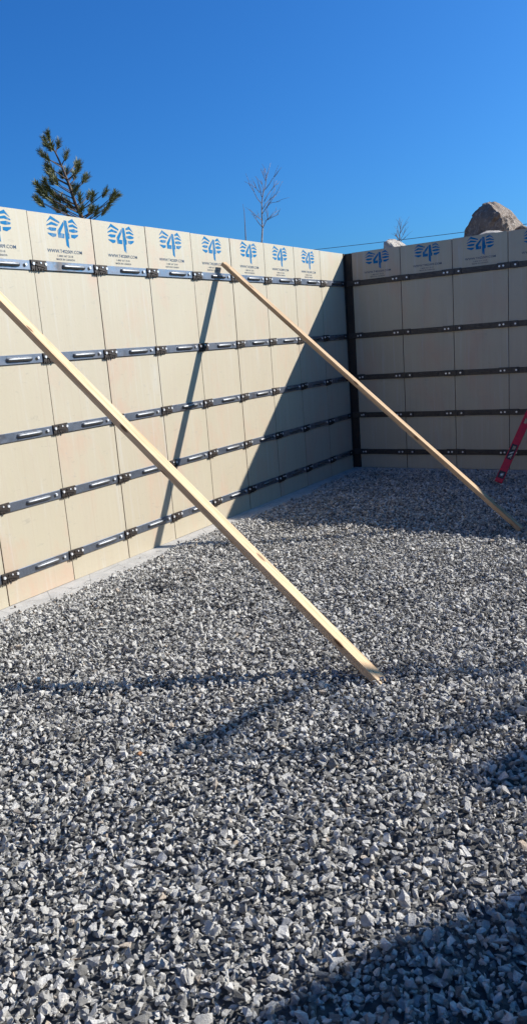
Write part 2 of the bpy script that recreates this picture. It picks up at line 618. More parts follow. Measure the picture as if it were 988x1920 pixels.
# --- printing on the panels
LOGO = [
    [(190, 190), (245, 100), (380, 192), (374, 214), (250, 150)],
    [(195, 242), (196, 226), (258, 185), (362, 231), (346, 253), (268, 230)],
    [(200, 286), (236, 264), (334, 278), (326, 319), (262, 318)],
    [(212, 340), (335, 362), (333, 398), (290, 411), (218, 360)],
    [(430, 180), (350, 318), (365, 418), (452, 432), (450, 366), (394, 354), (440, 236)],
    [(437, 164), (476, 175), (508, 362), (524, 368), (528, 440), (508, 440), (528, 582), (484, 538), (468, 434)],
    [(500, 178), (558, 147), (634, 250), (566, 200), (504, 208)],
    [(508, 238), (566, 226), (642, 278), (640, 294), (562, 268), (512, 270)],
    [(516, 304), (586, 298), (648, 326), (640, 348), (580, 354), (520, 336)],
    [(546, 380), (653, 384), (646, 412), (600, 441), (552, 424)],
]


def rect_uv(x, y):
    return (x - (-76 + (y - 50) * 0.13)) / 900 * W, H - (y - (50 + 0.127 * x)) / 2147


def logo_mesh():
    bm = bmesh.new()
    for poly in LOGO:
        vs_ = []
        for x, y in poly:
            u, z = rect_uv(x, y)
            vs_.append(bm.verts.new((u, -0.0008, z)))
        f = bm.faces.new(vs_)
        bmesh.ops.triangulate(bm, faces=[f])
    me = bm_mesh('tree_logo', bm, (M_INK,))
    return me


def text_mesh(body, cx, z, width, mat, name, height=None):
    cu = bpy.data.curves.new(name, 'FONT')
    cu.body = body
    cu.size = 0.1
    cu.align_x = 'CENTER'
    cu.offset = 0.0010
    cu.resolution_u = 2
    tmp = bpy.data.objects.new(name, cu)
    COL.objects.link(tmp)
    bpy.context.view_layer.update()
    me = bpy.data.meshes.new_from_object(tmp.evaluated_get(bpy.context.evaluated_depsgraph_get()))
    bpy.data.objects.remove(tmp)
    bpy.data.curves.remove(cu)
    co = np.empty(len(me.vertices) * 3)
    me.vertices.foreach_get('co', co)
    co = co.reshape(-1, 3)
    s = width / (co[:, 0].max() - co[:, 0].min())
    sv = s if height is None else height / (co[:, 1].max() - co[:, 1].min())
    mid = (co[:, 0].max() + co[:, 0].min()) / 2
    out = np.stack([cx + (co[:, 0] - mid) * s, np.full(len(co), -0.0008), z + co[:, 1] * sv], 1)
    me.vertices.foreach_set('co', out.ravel())
    me.materials.clear()
    me.materials.append(mat)
    me.name = name
    me.update()
    return me


ME = dict(panel=panel_mesh(), bar=bar_mesh(M_STEEL), bard=bar_mesh(M_BARD), connd=flat_connector_mesh(), ribd=groove_mesh(), rib=rib_mesh(), conn=connector_mesh(), logo=logo_mesh(),
          bolt=disc_mesh('bolt', 0.0115, 0.007, M_BOLT), hole_shade_disc=disc_mesh('hole_shade_disc', 0.012, 0.0006, M_HOLESHADE, 12))
ME['url'] = text_mesh('WWW.T4S2009.COM', 0.314, H - 0.252, 0.335, M_INK2, 'web_lettering', 0.0235)
ME['phone'] = text_mesh('1-800 567 2518', 0.312, H - 0.2795, 0.150, M_INK3, 'phone_lettering', 0.0140)
ME['made'] = text_mesh('MADE IN CANADA', 0.312, H - 0.3030, 0.178, M_INK3, 'origin_lettering', 0.0140)
bm = bmesh.new()
box(bm, -0.025, 0.025, 0.0295, 0.0345, 0.004, H - 0.006)
ME['strip'] = bm_mesh('gap_backing', bm, (M_POST,))  # added backing that keeps light from leaking through the panel gaps


def build_wall(loc, rz, n, label, plain=(), detail=True, dark=False):
    w = empty('formwork_wall', loc, rz)
    tag(w, label, 'formwork', 'formwork walls of the foundation')
    for i in range(n):
        p = link('form_panel', ME['panel'], w)
        p.location = (i * W, rng.uniform(-0.0004, 0.0016), rng.uniform(-0.0015, 0.0015))
        p.rotation_euler = (rng.uniform(-0.0006, 0.0006), 0, rng.uniform(-0.0012, 0.0012))
        if i not in plain:
            jx, jz, jr = rng.uniform(-0.005, 0.005), rng.uniform(-0.004, 0.003), rng.uniform(-0.003, 0.003)
            for key, nm in (('logo', 'tree_logo'), ('url', 'web_lettering'), ('phone', 'phone_lettering'), ('made', 'origin_lettering')):
                if detail:
                    q = link(nm, ME[key], p)
                    q.location = (jx, 0, jz)
                    q.rotation_euler = (0, jr, 0)
        if i > 0:
            s = link('gap_backing', ME['strip'], w)
            s.location = (i * W, 0.0035, 0)
        for z in BARZ:
            z += rng.uniform(-0.002, 0.002)
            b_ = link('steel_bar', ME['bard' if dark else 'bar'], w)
            b_.location = (i * W, -0.0022, z)
            if detail:
                link('rib', ME['ribd' if dark else 'rib'], b_)
                if dark:
                    c = link('connector', ME['connd'], w)
                    c.location = (i * W + rng.uniform(-0.006, 0.006), -0.0024, z + rng.uniform(-0.002, 0.004))
                    for u, dz in ((-0.090, 0.0), (-0.048, 0.002), (0.078, 0.001)):
                        if i == 0 and u < 0:
                            continue
                        t = link('bolt', ME['bolt'], c)
                        t.location = (u, -0.0186, dz)
                        t.rotation_euler = (0, rng.uniform(0, 1), 0)
                    continue
                h = link('hole_shade_disc', ME['hole_shade_disc'], b_)
                h.location = (0.516, -0.0083, -0.004)
                t = link('bolt', ME['bolt'], b_)
                t.location = (0.531, -0.0083, 0.003)
                t.rotation_euler = (0, rng.uniform(0, 1), 0)
                c = link('connector', ME['conn'], w)
                c.location = (i * W + rng.uniform(-0.006, 0.006), -0.0024, z + rng.uniform(-0.003, 0.004))
                c.rotation_euler = (0, rng.uniform(-0.03, 0.03), 0)
                for u, dz in ((-0.018, 0.006), (0.096, 0.008), (0.05, 0.014)):
                    t = link('bolt', ME['bolt'], c)
                    s_ = 1.0 if u != 0.05 else 0.6
                    t.scale = (s_, s_, s_)
                    t.location = (u, -0.0166 if u == -0.018 else (-0.0116 if u > 0.09 else -0.0166), dz)
                    t.rotation_euler = (0, rng.uniform(0, 1), 0)
    return w


NL = 12
left = build_wall((0, -(0.6488 + (NL - 1) * W), 0), math.pi / 2, NL, 'sunlit cream panel formwork wall with steel bars on the left', plain=(NL - 1,))
back = build_wall((0.0889, 0, 0), 0, 11, 'shaded cream panel formwork wall at the back, below the boulders', dark=True)
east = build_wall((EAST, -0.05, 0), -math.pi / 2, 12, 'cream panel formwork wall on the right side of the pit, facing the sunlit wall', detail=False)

# corner post: dark steel angle where the two walls meet
cp = empty('corner_post', (0, 0, 0))
tag(cp, 'dark steel corner post joining the sunlit wall and the shaded wall', 'post')
bm = bmesh.new()
box(bm, -0.004, 0.0870, -0.0060, 0.030, 0.001, H - 0.004)
bevel_all(bm, 0.002)
link('back_flange', bm_mesh('back_flange', bm, (M_POST,)), cp)
bm = bmesh.new()
box(bm, -0.030, 0.0065, -0.0375, -0.0064, 0.001, H - 0.002)
bevel_all(bm, 0.002)
link('side_flange', bm_mesh('side_flange', bm, (M_POST,)), cp)
for z in BARZ:
    bm = bmesh.new()
    box(bm, 0.030, 0.160, -0.016, -0.0066, -0.030, 0.030)
    bevel_all(bm, 0.002)
    c = link('corner_clip', bm_mesh('corner_clip', bm, (M_DARK,)), cp)
    c.location = (0, -0.0, z)
    t = link('bolt', ME['bolt'], c)
    t.location = (0.135, -0.0162, 0.0)
    bm = bmesh.new()
    box(bm, 0.0068, 0.017, -0.150, -0.030, -0.030, 0.030)
    bevel_all(bm, 0.002)
    c = link('corner_clip', bm_mesh('corner_clip', bm, (M_DARK,)), cp)
    c.location = (0, 0, z)

# ---------------------------------------------------------------- wooden braces
def brace(foot, top, side, wd, mat, label, seed):
    """Flat 2x4: `foot` and `top` are points on its upper near edge."""
    foot, top = Vector(foot), Vector(top)
    r = random.Random(seed)
    o = empty('wooden_brace', foot)
    tag(o, label, 'brace', 'wooden braces propping the sunlit wall')
    ax = (top - foot).normalized()
    side = Vector(side)
    side = (side - ax * side.dot(ax)).normalized()
    up = ax.cross(side)
    if up.z < 0:
        up = -up
    L = (top - foot).length
    n = 40
    bm = bmesh.new()
    rows = []
    for i in range(n + 1):
        s = -0.012 + (L + 0.012) * i / n
        bow = 0.006 * math.sin(math.pi * i / n)
        row = []
        for a, c in ((0, 0), (wd, 0), (wd, -0.035), (0, -0.035)):
            s2 = s
            if i == 0:
                s2 += -0.004 * a / wd
            if i == n:
                s2 += (0.038 + c) * 0.0 - 0.030 * (0.0 if c < 0 else 0)
            row.append(bm.verts.new((s2, a + r.uniform(-0.0006, 0.0006), c - bow + r.uniform(-0.0005, 0.0005))))
        rows.append(row)
    for a, b_ in zip(rows, rows[1:]):
        for k in range(4):
            j = (k + 1) % 4
            bm.faces.new((a[k], b_[k], b_[j], a[j]))
    bm.faces.new(rows[0][::-1])
    bm.faces.new(rows[-1])
    long_edges = [e for e in bm.edges if abs((e.verts[0].co - e.verts[1].co).normalized().x) > 0.9]
    bmesh.ops.bevel(bm, geom=long_edges, offset=0.003, segments=2, affect='EDGES', profile=0.5)
    me = bm_mesh('lumber', bm, (mat,))
    p = link('lumber', me, o)
    p.matrix_parent_inverse = Matrix.Identity(4)
    p.matrix_local = Matrix((
        (ax.x, side.x, up.x, 0), (ax.y, side.y, up.y, 0), (ax.z, side.z, up.z, 0), (0, 0, 0, 1)))
    # steel bracket holding the head of the brace to the wall bar
    bm = bmesh.new()
    box(bm, L - 0.16, L - 0.02, 0.010, 0.057, -0.044, -0.0358)
    box(bm, L - 0.16, L - 0.11, 0.010, 0.057, -0.085, -0.0358)
    k = link('bracket', bm_mesh('bracket', bm, (M_DARK,)), o)
    k.matrix_local = p.matrix_local
    return o


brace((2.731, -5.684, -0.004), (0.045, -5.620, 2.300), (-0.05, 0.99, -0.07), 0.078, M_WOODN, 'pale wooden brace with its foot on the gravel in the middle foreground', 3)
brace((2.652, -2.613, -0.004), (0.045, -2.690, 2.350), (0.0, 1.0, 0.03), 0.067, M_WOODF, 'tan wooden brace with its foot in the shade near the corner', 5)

# ---------------------------------------------------------------- red spirit level leaning on the back wall
def spirit_level():
    foot = on_plane(934, 902, 2, 0.012)
    best = None
    for i in range(10, 900):
        s = i / 100
        P = on_plane(934 + 53 * s, 902 - 117 * s, 1, -0.045)
        if (P - foot).length >= 1.83:
            best = P
            break
    top = best
    o = empty('spirit_level', foot)
    tag(o, 'red spirit level leaning against the shaded back wall', 'level')
    ax = (top - foot).normalized()
    view = (foot - CAM).normalized()
    dep = Vector((0, 1, 0))
    dep = (dep - ax * dep.dot(ax)).normalized()      # depth, away from the camera
    wid = dep.cross(ax)
    if wid.x < 0:
        wid = -wid
    Mx = Matrix(((ax.x, dep.x, wid.x, 0), (ax.y, dep.y, wid.y, 0), (ax.z, dep.z, wid.z, 0), (0, 0, 0, 1)))
    L, hw, d = 1.83, 0.039, 0.028
    # body: a box beam with real openings through it
    cuts = [(0.045, 0.105, 0.024), (0.26, 0.41, 0.022), (0.66, 0.72, 0.016), (0.86, 0.98, 0.020), (1.30, 1.44, 0.022), (1.72, 1.78, 0.024)]
    bm = bmesh.new()
    xs = [0.0]
    for a, b_, h in cuts:
        xs += [a, b_]
    xs.append(L)
    for i in range(0, len(xs) - 1):
        if i % 2 == 0:
            box(bm, xs[i], xs[i + 1], 0, d, -hw, hw)
        else:
            h = cuts[i // 2][2]
            box(bm, xs[i], xs[i + 1], 0, d, h, hw)
            box(bm, xs[i], xs[i + 1], 0, d, -hw, -h)
    bmesh.ops.remove_doubles(bm, verts=bm.verts, dist=0.0001)
    b_ = link('body', bm_mesh('body', bm, (M_RED,)), o)
    b_.matrix_local = Mx
    # black surrounds and vials
    for a, c, h in (cuts[0], cuts[1], cuts[3], cuts[5]):
        bm = bmesh.new()
        t = 0.010
        box(bm, a - t, c + t, -0.0015, d + 0.0015, h - 0.004, h + 0.008)
        box(bm, a - t, c + t, -0.0015, d + 0.0015, -h - 0.008, -h + 0.004)
        box(bm, a - t, a + 0.004, -0.0012, d + 0.0012, -h, h)
        box(bm, c - 0.004, c + t, -0.0012, d + 0.0012, -h, h)
        f = link('vial_frame', bm_mesh('vial_frame', bm, (M_BLACKP,)), o)
        f.matrix_local = Mx
        v, fc = [], []
        if c - a > 0.08:
            tube(v, fc, [(a + 0.05, d / 2, -h), ((a + c) / 2 + 0.01, d / 2, h)], [0.008, 0.008], 10)
            tube(v, fc, [(a + 0.012, d / 2, -h + 0.006), (a + 0.05, d / 2, h - 0.006)], [0.007, 0.007], 8)
        else:
            tube(v, fc, [((a + c) / 2, 0.004, 0), ((a + c) / 2, d - 0.004, 0)], [0.013, 0.013], 14)
            tube(v, fc, [((a + c) / 2, d / 2, -h), ((a + c) / 2, d / 2, h)], [0.005, 0.005], 6)
        q = link('vial', mesh_from('vial', v, fc, (M_VIAL,), False), o)
        q.matrix_local = Mx
    for a, c in ((-0.012, 0.0), (L, L + 0.012)):
        bm = bmesh.new()
        box(bm, a, c, -0.001, d + 0.001, -hw - 0.001, hw + 0.001)
        bevel_all(bm, 0.003)
        e = link('end_cap', bm_mesh('end_cap', bm, (M_RED,)), o)
        e.matrix_local = Mx
    return o


spirit_level()


# ---------------------------------------------------------------- boulders beyond the walls
def boulder(name, pts, mat, label, seed, cuts=3, amp=0.05, group=None):
    """Rock from the hull of hand-placed points, roughened; its origin is its base centre."""
    P = [Vector(q) for q in pts]
    c = sum(P, Vector()) / len(P)
    base = Vector((c.x, c.y, min(q.z for q in P)))
    bm = bmesh.new()
    for q in P:
        bm.verts.new(q - base)
    res = bmesh.ops.convex_hull(bm, input=bm.verts)
    bmesh.ops.delete(bm, geom=[g for g in res['geom_interior'] if isinstance(g, bmesh.types.BMVert)], context='VERTS')
    bmesh.ops.triangulate(bm, faces=bm.faces)
    for _ in range(6):
        le = [e for e in bm.edges if e.calc_length() > 0.085]
        if not le:
            break
        bmesh.ops.subdivide_edges(bm, edges=le, cuts=1)
        bmesh.ops.triangulate(bm, faces=bm.faces)
    for _ in range(cuts):
        bmesh.ops.smooth_vert(bm, verts=bm.verts, factor=0.5, use_axis_x=True, use_axis_y=True, use_axis_z=True)
    bm.normal_update()
    off = Vector((seed * 3.7, seed * 1.3, seed * 5.1))
    for v in bm.verts:
        q = v.co + off
        n = noise.fractal(q * 2.2, 1.0, 2.1, 5) * amp + abs(noise.noise(q * 1.1)) * amp * 0.8 - amp * 0.3
        n += amp * 0.5 * (noise.cell(q * 3.0) - 0.5)
        v.co += v.normal * n
    o = link(name, bm_mesh(name, bm, (mat,), True))
    for p in o.data.polygons:
        p.use_smooth = False
    o.location = base
    tag(o, label, 'boulder', group)
    return o


def sil(pairs, d):
    return [at(u, v, d) for u, v in pairs]


d0 = 14.0
def sil3(trips):
    return [at(u, v, d0 + e) for u, v, e in trips]


hull = sil3([(866, 455, 0.55), (869, 425, 0.55), (875, 406, 0.55), (886, 393, 0.5), (900, 382, 0.45), (914, 375, 0.35), (922, 382, 0.12),
             (930, 394, 0.0), (941, 410, -0.08), (949, 428, -0.05), (955, 450, 0.0), (900, 440, 0.15), (890, 410, 0.30),
             (930, 377, 0.9), (944, 384, 1.0), (962, 397, 1.15), (975, 410, 1.2), (986, 424, 1.3), (1000, 452, 1.3), (900, 400, 1.3), (930, 395, 1.7), (880, 450, 1.2)])
low = [Vector((p.x, p.y, 2.2)) for p in hull[::2]]
boulder('boulder', hull + low, M_ROCK, 'big brown boulder rising above the shaded back wall', 2, 1, 0.06, 'boulders beyond the walls')
d1 = 13.2
ft = sil([(886, 447), (903, 437), (925, 433), (944, 436), (952, 445), (920, 452)], d1)
bk = sil([(893, 440), (912, 431), (935, 430), (948, 434)], d1 + 0.5)
low = [Vector((p.x, p.y, 2.2)) for p in ft[::2] + bk]
boulder('boulder', ft + bk + low, M_ROCKP, 'pale flat boulder lit by the sun at the foot of the big boulder', 5, 2, 0.03, 'boulders beyond the walls')
d2 = 15.5
ft = sil([(717, 462), (718, 454), (724, 450), (733, 452), (744, 466), (718, 470)], d2)
bk = sil([(720, 452), (728, 447), (740, 447), (752, 453), (764, 464), (766, 474)], d2 + 0.4)
rr = sil([(726, 452), (742, 449), (760, 462)], d2 + 0.8)
low = [Vector((p.x, p.y, 2.2)) for p in ft[::2] + bk[::2] + rr]
boulder('boulder', ft + bk + rr + low, M_ROCKP, 'small pale boulder peeking over the back wall near the corner', 8, 2, 0.03, 'boulders beyond the walls')
d3 = 14.4
ft = sil([(958, 436), (966, 425), (978, 421), (992, 426), (1006, 440)], d3)
bk = sil([(964, 428), (980, 420), (1000, 428)], d3 + 0.5)
low = [Vector((p.x, p.y, 2.2)) for p in ft[::2] + bk]
boulder('boulder', ft + bk + low, M_ROCK, 'low dark boulder to the right of the big boulder', 11, 2, 0.03, 'boulders beyond the walls')


# unseen boulders added on the right bank to cast shadows on the foreground gravel
def rock_ring(cx, cy, zb, zt, rx, ry, seed, lean=(0, 0)):
    r = random.Random(seed)
    P = []
    for f, s in ((0, 1.0), (0.45, 1.05), (0.78, 0.75), (1.0, 0.28)):
        for k in range(8):
            a = 2 * math.pi * (k + r.uniform(-0.3, 0.3)) / 8
            q = s * r.uniform(0.85, 1.08)
            P.append(Vector((cx + rx * q * math.cos(a) + lean[0] * f, cy + ry * q * math.sin(a) + lean[1] * f, zb + (zt - zb) * min(1, f + r.uniform(-0.06, 0.03)))))
    return P


boulder('boulder', rock_ring(8.55, -2.95, 2.1, 4.85, 0.80, 1.0, 4, (-0.2, 0.1)), M_ROCK, 'tall brown boulder added out of view beyond the right-hand wall to cast a shadow', 14, 3, 0.05, 'boulders beyond the walls')
boulder('boulder', rock_ring(8.45, -1.22, 2.1, 4.58, 0.55, 0.38, 9, (-0.1, 0.0)), M_ROCK, 'narrow brown boulder added out of view beside the tall one to cast a shadow', 17, 3, 0.04, 'boulders beyond the walls')


# ---------------------------------------------------------------- trees beyond the walls
def crop_pts(pts, ox, oy, sc, d, r, spread):
    return [at(ox + x / sc, oy + y / sc, d + r.uniform(-spread, spread)) for x, y in pts]


def needles(v, f, tip, direction, r, n=150, reach=0.20, ln=0.11):
    """A brush of needles round the last stretch of a shoot."""
    direction = direction.normalized()
    a = direction.orthogonal().normalized()
    c = direction.cross(a)
    for _ in range(n):
        s = r.random()
        p = tip - direction * reach * (1 - s)
        an = r.uniform(0, 2 * math.pi)
        sp = r.uniform(0.35, 1.1) * (1.0 if s < 0.9 else r.uniform(0.2, 1))
        q = (direction + (a * math.cos(an) + c * math.sin(an)) * sp).normalized()
        l = ln * r.uniform(0.7, 1.15)
        w = q.orthogonal().normalized()
        w = (w * math.cos(an) + q.cross(w) * math.sin(an)) * 0.0042
        e = p + q * l + Vector((0, 0, -0.01 * r.random()))
        i = len(v)
        v += [p - w, p + w, e + w * 0.35, e - w * 0.35]
        f.append((i, i + 1, i + 2, i + 3))


def pine():
    r = random.Random(21)
    d = 12.6
    ox, oy, sc = 30, 230, 4.296
    S = [(560, 840), (535, 765), (480, 650), (430, 500), (375, 360), (330, 260), (300, 200), (262, 120)]
    stem = [at(ox + x / sc, oy + y / sc, d) for x, y in S]
    foot = Vector((stem[0].x + 0.25, stem[0].y - 0.05, 2.2))
    o = empty('pine_tree', foot)
    tag(o, 'young green pine tree standing behind the sunlit wall', 'tree')
    v, f = [], []
    pts = [foot, (foot + stem[0]) / 2 + Vector((0.03, 0, 0.1))] + stem
    tube(v, f, [p - foot for p in pts], [0.050, 0.040, 0.032, 0.029, 0.025, 0.020, 0.015, 0.012, 0.009, 0.006], 8)
    link('trunk', mesh_from('trunk', v, f, (M_BARK,), True), o)
    tufts = [(262, 105), (240, 150), (265, 195), (290, 180), (345, 165), (205, 245), (245, 275), (408, 258), (490, 325), (515, 350),
             (500, 375), (280, 365), (265, 400), (305, 420), (320, 465), (285, 470), (475, 420), (555, 448), (575, 440), (180, 510), (225, 530),
             (270, 545), (215, 575), (260, 600), (185, 628), (205, 645), (330, 600), (300, 640), (370, 680), (330, 690), (395, 700), (460, 520), (485, 545), (520, 600),
             (590, 585), (625, 600), (620, 690), (600, 705), (650, 715), (725, 560), (785, 590), (805, 600), (760, 655), (720, 712), (410, 385), (370, 420), (530, 705), (405, 630), (430, 660), (365, 610), (310, 580), (240, 490)]
    bv_, bf_ = [], []
    cv, cf = [], []
    stem_px = S[1:]
    for i, (x, y) in enumerate(tufts):
        # leave the stem a little lower than the tuft, then sweep up to it
        below = [(k, sy) for k, (sx, sy) in enumerate(stem_px) if sy > y + 25]
        dx = abs(x - 430)
        k = below[-1][0] if below else 0
        ay = min(y + 55 + 0.38 * abs(x - (430 + (y - 500) * 0.45)), 830)
        # interpolate the stem at height ay
        px0 = None
        for (ax_, ay_), (bx_, by_) in zip(S, S[1:]):
            if by_ <= ay <= ay_:
                t = (ay_ - ay) / (ay_ - by_)
                px0 = (ax_ + (bx_ - ax_) * t, ay)
        if px0 is None:
            px0 = S[0]
        a = at(ox + px0[0] / sc, oy + px0[1] / sc, d)
        dep = r.uniform(-0.38, 0.38) * (0.35 + 0.65 * min(1, dx / 200 + y / 900))
        b_ = at(ox + x / sc, oy + y / sc, d + dep)
        mid = a.lerp(b_, 0.55) + Vector((r.uniform(-0.03, 0.03), r.uniform(-0.03, 0.03), -0.012))
        tube(bv_, bf_, [p - foot for p in (a, mid, b_)], [0.009, 0.007, 0.004], 5)
        dr = (b_ - mid).normalized() + Vector((0, 0, 0.55))
        needles(cv, cf, b_ - foot + dr.normalized() * 0.03, dr, r, 105, 0.13, 0.095)
        for _ in range(r.choice((0, 0, 1))):
            side = dr + Vector((r.uniform(-1, 1), r.uniform(-1, 1), r.uniform(-0.2, 0.5)))
            tip = b_ + side.normalized() * 0.07
            tube(bv_, bf_, [b_ - foot, tip - foot], [0.004, 0.003], 4)
            needles(cv, cf, tip - foot, side, r, 60, 0.08, 0.075)
    link('branches', mesh_from('branches', bv_, bf_, (M_BARK,), True), o)
    link('crown', mesh_from('crown', cv, cf, (M_NEEDLE,)), o)


pine()


def bare_tree(name, label, paths, d, ox, oy, sc, mats, seed, r0, twig=True, twigs=3):
    """paths: first is the stem (pixel polyline, bottom first), others are limbs."""
    r = random.Random(seed)
    stem_top = [at(ox + x / sc, oy + y / sc, d) for x, y in paths[0]]
    foot = Vector((stem_top[0].x, stem_top[0].y, 2.2))
    o = empty(name, foot)
    tag(o, label, 'tree')
    v, f = [], []
    pts = [foot] + stem_top
    n = len(pts)
    tube(v, f, [p - foot for p in pts], [r0 * (1 - 0.85 * i / (n - 1)) for i in range(n)], 7)
    link('trunk', mesh_from('trunk', v, f, (mats[0],), True), o)
    v, f = [], []
    if not paths[1:]:
        return o
    for path in paths[1:]:
        dep = r.uniform(-0.5, 0.5)
        m = len(path)
        P = [at(ox + x / sc, oy + y / sc, d + dep * i / max(1, m - 1)) - foot for i, (x, y) in enumerate(path)]
        tube(v, f, P, [r0 * 0.42 * (1 - 0.65 * i / max(1, m - 1)) for i in range(m)], 5)
        for _ in range(twigs):
            k = r.randrange(0, m - 1)
            t = r.uniform(0.2, 1)
            q = P[k].lerp(P[k + 1], t)
            dr = (P[k + 1] - P[k]).normalized() + Vector((r.uniform(-0.6, 0.6), r.uniform(-0.6, 0.6), r.uniform(0.0, 0.6)))
            ln = r.uniform(0.12, 0.32)
            e = q + dr.normalized() * ln
            tube(v, f, [q, (q + e) / 2 + Vector((0, 0, 0.01)), e], [r0 * 0.2, r0 * 0.17, r0 * 0.11], 4)
    link('branches', mesh_from('branches', v, f, (mats[1],), True), o)
    return o


bare_tree('birch_tree', 'slender leafless birch tree behind the sunlit wall', [
    [(495, 1250), (500, 1140), (510, 980), (500, 800), (500, 640), (515, 520), (545, 420), (555, 340), (590, 200), (615, 110)],
    [(510, 975), (560, 870), (640, 830), (720, 790)], [(560, 870), (640, 800), (720, 735)], [(505, 960), (440, 880), (420, 840)],
    [(500, 860), (440, 825), (360, 780)], [(500, 790), (560, 700), (600, 640), (740, 620)], [(560, 700), (640, 590), (680, 540)],
    [(500, 650), (440, 580), (390, 480), (320, 375)], [(500, 560), (475, 470), (465, 400)], [(515, 520), (520, 440), (490, 350)],
    [(530, 620), (580, 530), (660, 420), (700, 340)], [(545, 460), (600, 390), (640, 320), (690, 270)], [(550, 345), (520, 270), (490, 200)],
    [(510, 720), (560, 640), (640, 560)], [(470, 500), (440, 460), (410, 430)], [(575, 860), (580, 780), (570, 700)], [(560, 330), (545, 240), (550, 180)]],
    16.5, 420, 290, 7.057, (M_BIRCH, M_TWIG), 31, 0.019, True, 3)
bare_tree('sapling', 'thin bare sapling stem beside the leafless birch', [[(292, 1250), (287, 1110), (280, 980), (268, 760), (250, 655)]],
          16.0, 420, 290, 7.057, (M_TWIG, M_TWIG), 33, 0.016)
bare_tree('bare_tree', 'small leafless tree behind the small pale boulder', [
    [(104, 250), (104, 200), (106, 150), (114, 100), (118, 60)],
    [(104, 200), (90, 170), (82, 140)], [(104, 190), (125, 160), (140, 130)], [(105, 160), (95, 130), (90, 90)], [(108, 140), (125, 110), (135, 80)],
    [(112, 110), (105, 80), (100, 62)], [(104, 205), (120, 185), (148, 165)], [(104, 180), (85, 160), (75, 150)]],
    24.0, 720, 400, 3.687, (M_TWIG, M_TWIG), 35, 0.022, True, 4)


# leafless tree on the right-hand bank: its branches draw the soft lines on the gravel
def lift(u, v, t):
    g = on_plane(u, v, 2, 0.0)
    return g + Vector((0.97, 1.0, 0.8815)) * t


def shade_tree():
    root = Vector((10.1, 1.75, 2.1))
    o = empty('bare_tree', root)
    tag(o, 'leafless branching tree on the bank beyond the right-hand wall', 'tree')
    crotch = lift(1100, 1275, 5.2)
    v, f = [], []
    tube(v, f, [p - root for p in (root, root.lerp(crotch, 0.5) + Vector((0.12, 0.05, 0)), crotch)], [0.11, 0.085, 0.06], 8)
    link('trunk', mesh_from('trunk', v, f, (M_BARK,), True), o)
    v, f = [], []
    paths = [([(1100, 1275), (988, 1243), (846, 1262), (762, 1256), (713, 1264), (650, 1282), (560, 1302), (470, 1340), (400, 1378), (345, 1405)], 5.2, 2.9, 0.040, 0.024),
             ([(1100, 1275), (988, 1322), (920, 1352), (846, 1374), (737, 1391), (620, 1412), (500, 1424), (395, 1425)], 5.2, 3.2, 0.042, 0.020),
             ([(600, 1292), (633, 1333), (707, 1373), (760, 1388)], 3.75, 3.7, 0.020, 0.014),
             ([(988, 1243), (930, 1215), (880, 1210), (830, 1222)], 5.06, 4.9, 0.016, 0.008),
             ([(470, 1340), (410, 1395), (360, 1420)], 3.3, 3.2, 0.018, 0.022),
             ([(430, 1362), (360, 1385), (330, 1400)], 3.2, 3.1, 0.018, 0.022),
             ([(846, 1374), (880, 1330), (940, 1318)], 4.77, 4.7, 0.014, 0.010),
             ([(1100, 1275), (1080, 1180), (1120, 1080)], 5.2, 6.2, 0.035, 0.012)]
    for pts, t0, t1, ra, rb in paths:
        n = len(pts)
        P = [lift(u, w, t0 + (t1 - t0) * i / (n - 1)) - root for i, (u, w) in enumerate(pts)]
        tube(v, f, P, [ra + (rb - ra) * i / (n - 1) for i in range(n)], 6)
    link('branches', mesh_from('branches', v, f, (M_BARK,), True), o)


shade_tree()


# ---------------------------------------------------------------- overhead cable between two poles
def cable():
    a = at(250, 500, 62.0)
    b_ = at(1250, 384, 46.0)
    for i, p in enumerate((a, b_)):
        gz = 2.2
        o = empty('utility_pole', (p.x, p.y, gz))
        tag(o, ('weathered utility pole hidden behind the sunlit wall' if i == 0 else 'weathered utility pole far beyond the right-hand bank'), 'pole')
        v, f = [], []
        tube(v, f, [(0, 0, 0), (0, 0, p.z - gz + 0.25)], [0.14, 0.10], 10)
        link('shaft', mesh_from('shaft', v, f, (M_POLEW,), True), o)
        bm = bmesh.new()
        box(bm, -0.7, 0.7, -0.16, -0.09, p.z - gz - 0.15, p.z - gz - 0.05)
        bevel_all(bm, 0.01)
        link('crossarm', bm_mesh('crossarm', bm, (M_POLEW,)), o)
    pts = []
    for i in range(41):
        t = i / 40
        p = a.lerp(b_, t)
        p.z -= 0.25 * 4 * t * (1 - t)
        pts.append(p)
    v, f = [], []
    tube(v, f, pts, [0.016] * 41, 5)
    o = link('overhead_cable', mesh_from('overhead_cable', v, f, (M_CABLE,), True))
    tag(o, 'thin overhead cable crossing the blue sky above the back wall', 'cable')


cable()


# ---------------------------------------------------------------- gravel
def stone_mesh(seed, flat):
    r = random.Random(seed)
    wid = r.uniform(0.52, 0.85)
    bm = bmesh.new()
    for _ in range(11):
        d = Vector((r.gauss(0, 1), r.gauss(0, 1), r.gauss(0, 1))).normalized()
        q = r.uniform(0.82, 1.0)
        bm.verts.new((d.x * q, d.y * q * wid, d.z * q * flat))
    res = bmesh.ops.convex_hull(bm, input=bm.verts)
    bmesh.ops.delete(bm, geom=[g for g in res['geom_interior'] if isinstance(g, bmesh.types.BMVert)], context='VERTS')
    bmesh.ops.dissolve_limit(bm, angle_limit=math.radians(22), verts=bm.verts, edges=bm.edges)
    bmesh.ops.bevel(bm, geom=list(bm.edges), offset=0.022, segments=1, affect='EDGES', profile=0.5)
    bmesh.ops.triangulate(bm, faces=bm.faces)
    return bm_mesh('stone', bm, (M_GRAVEL,))


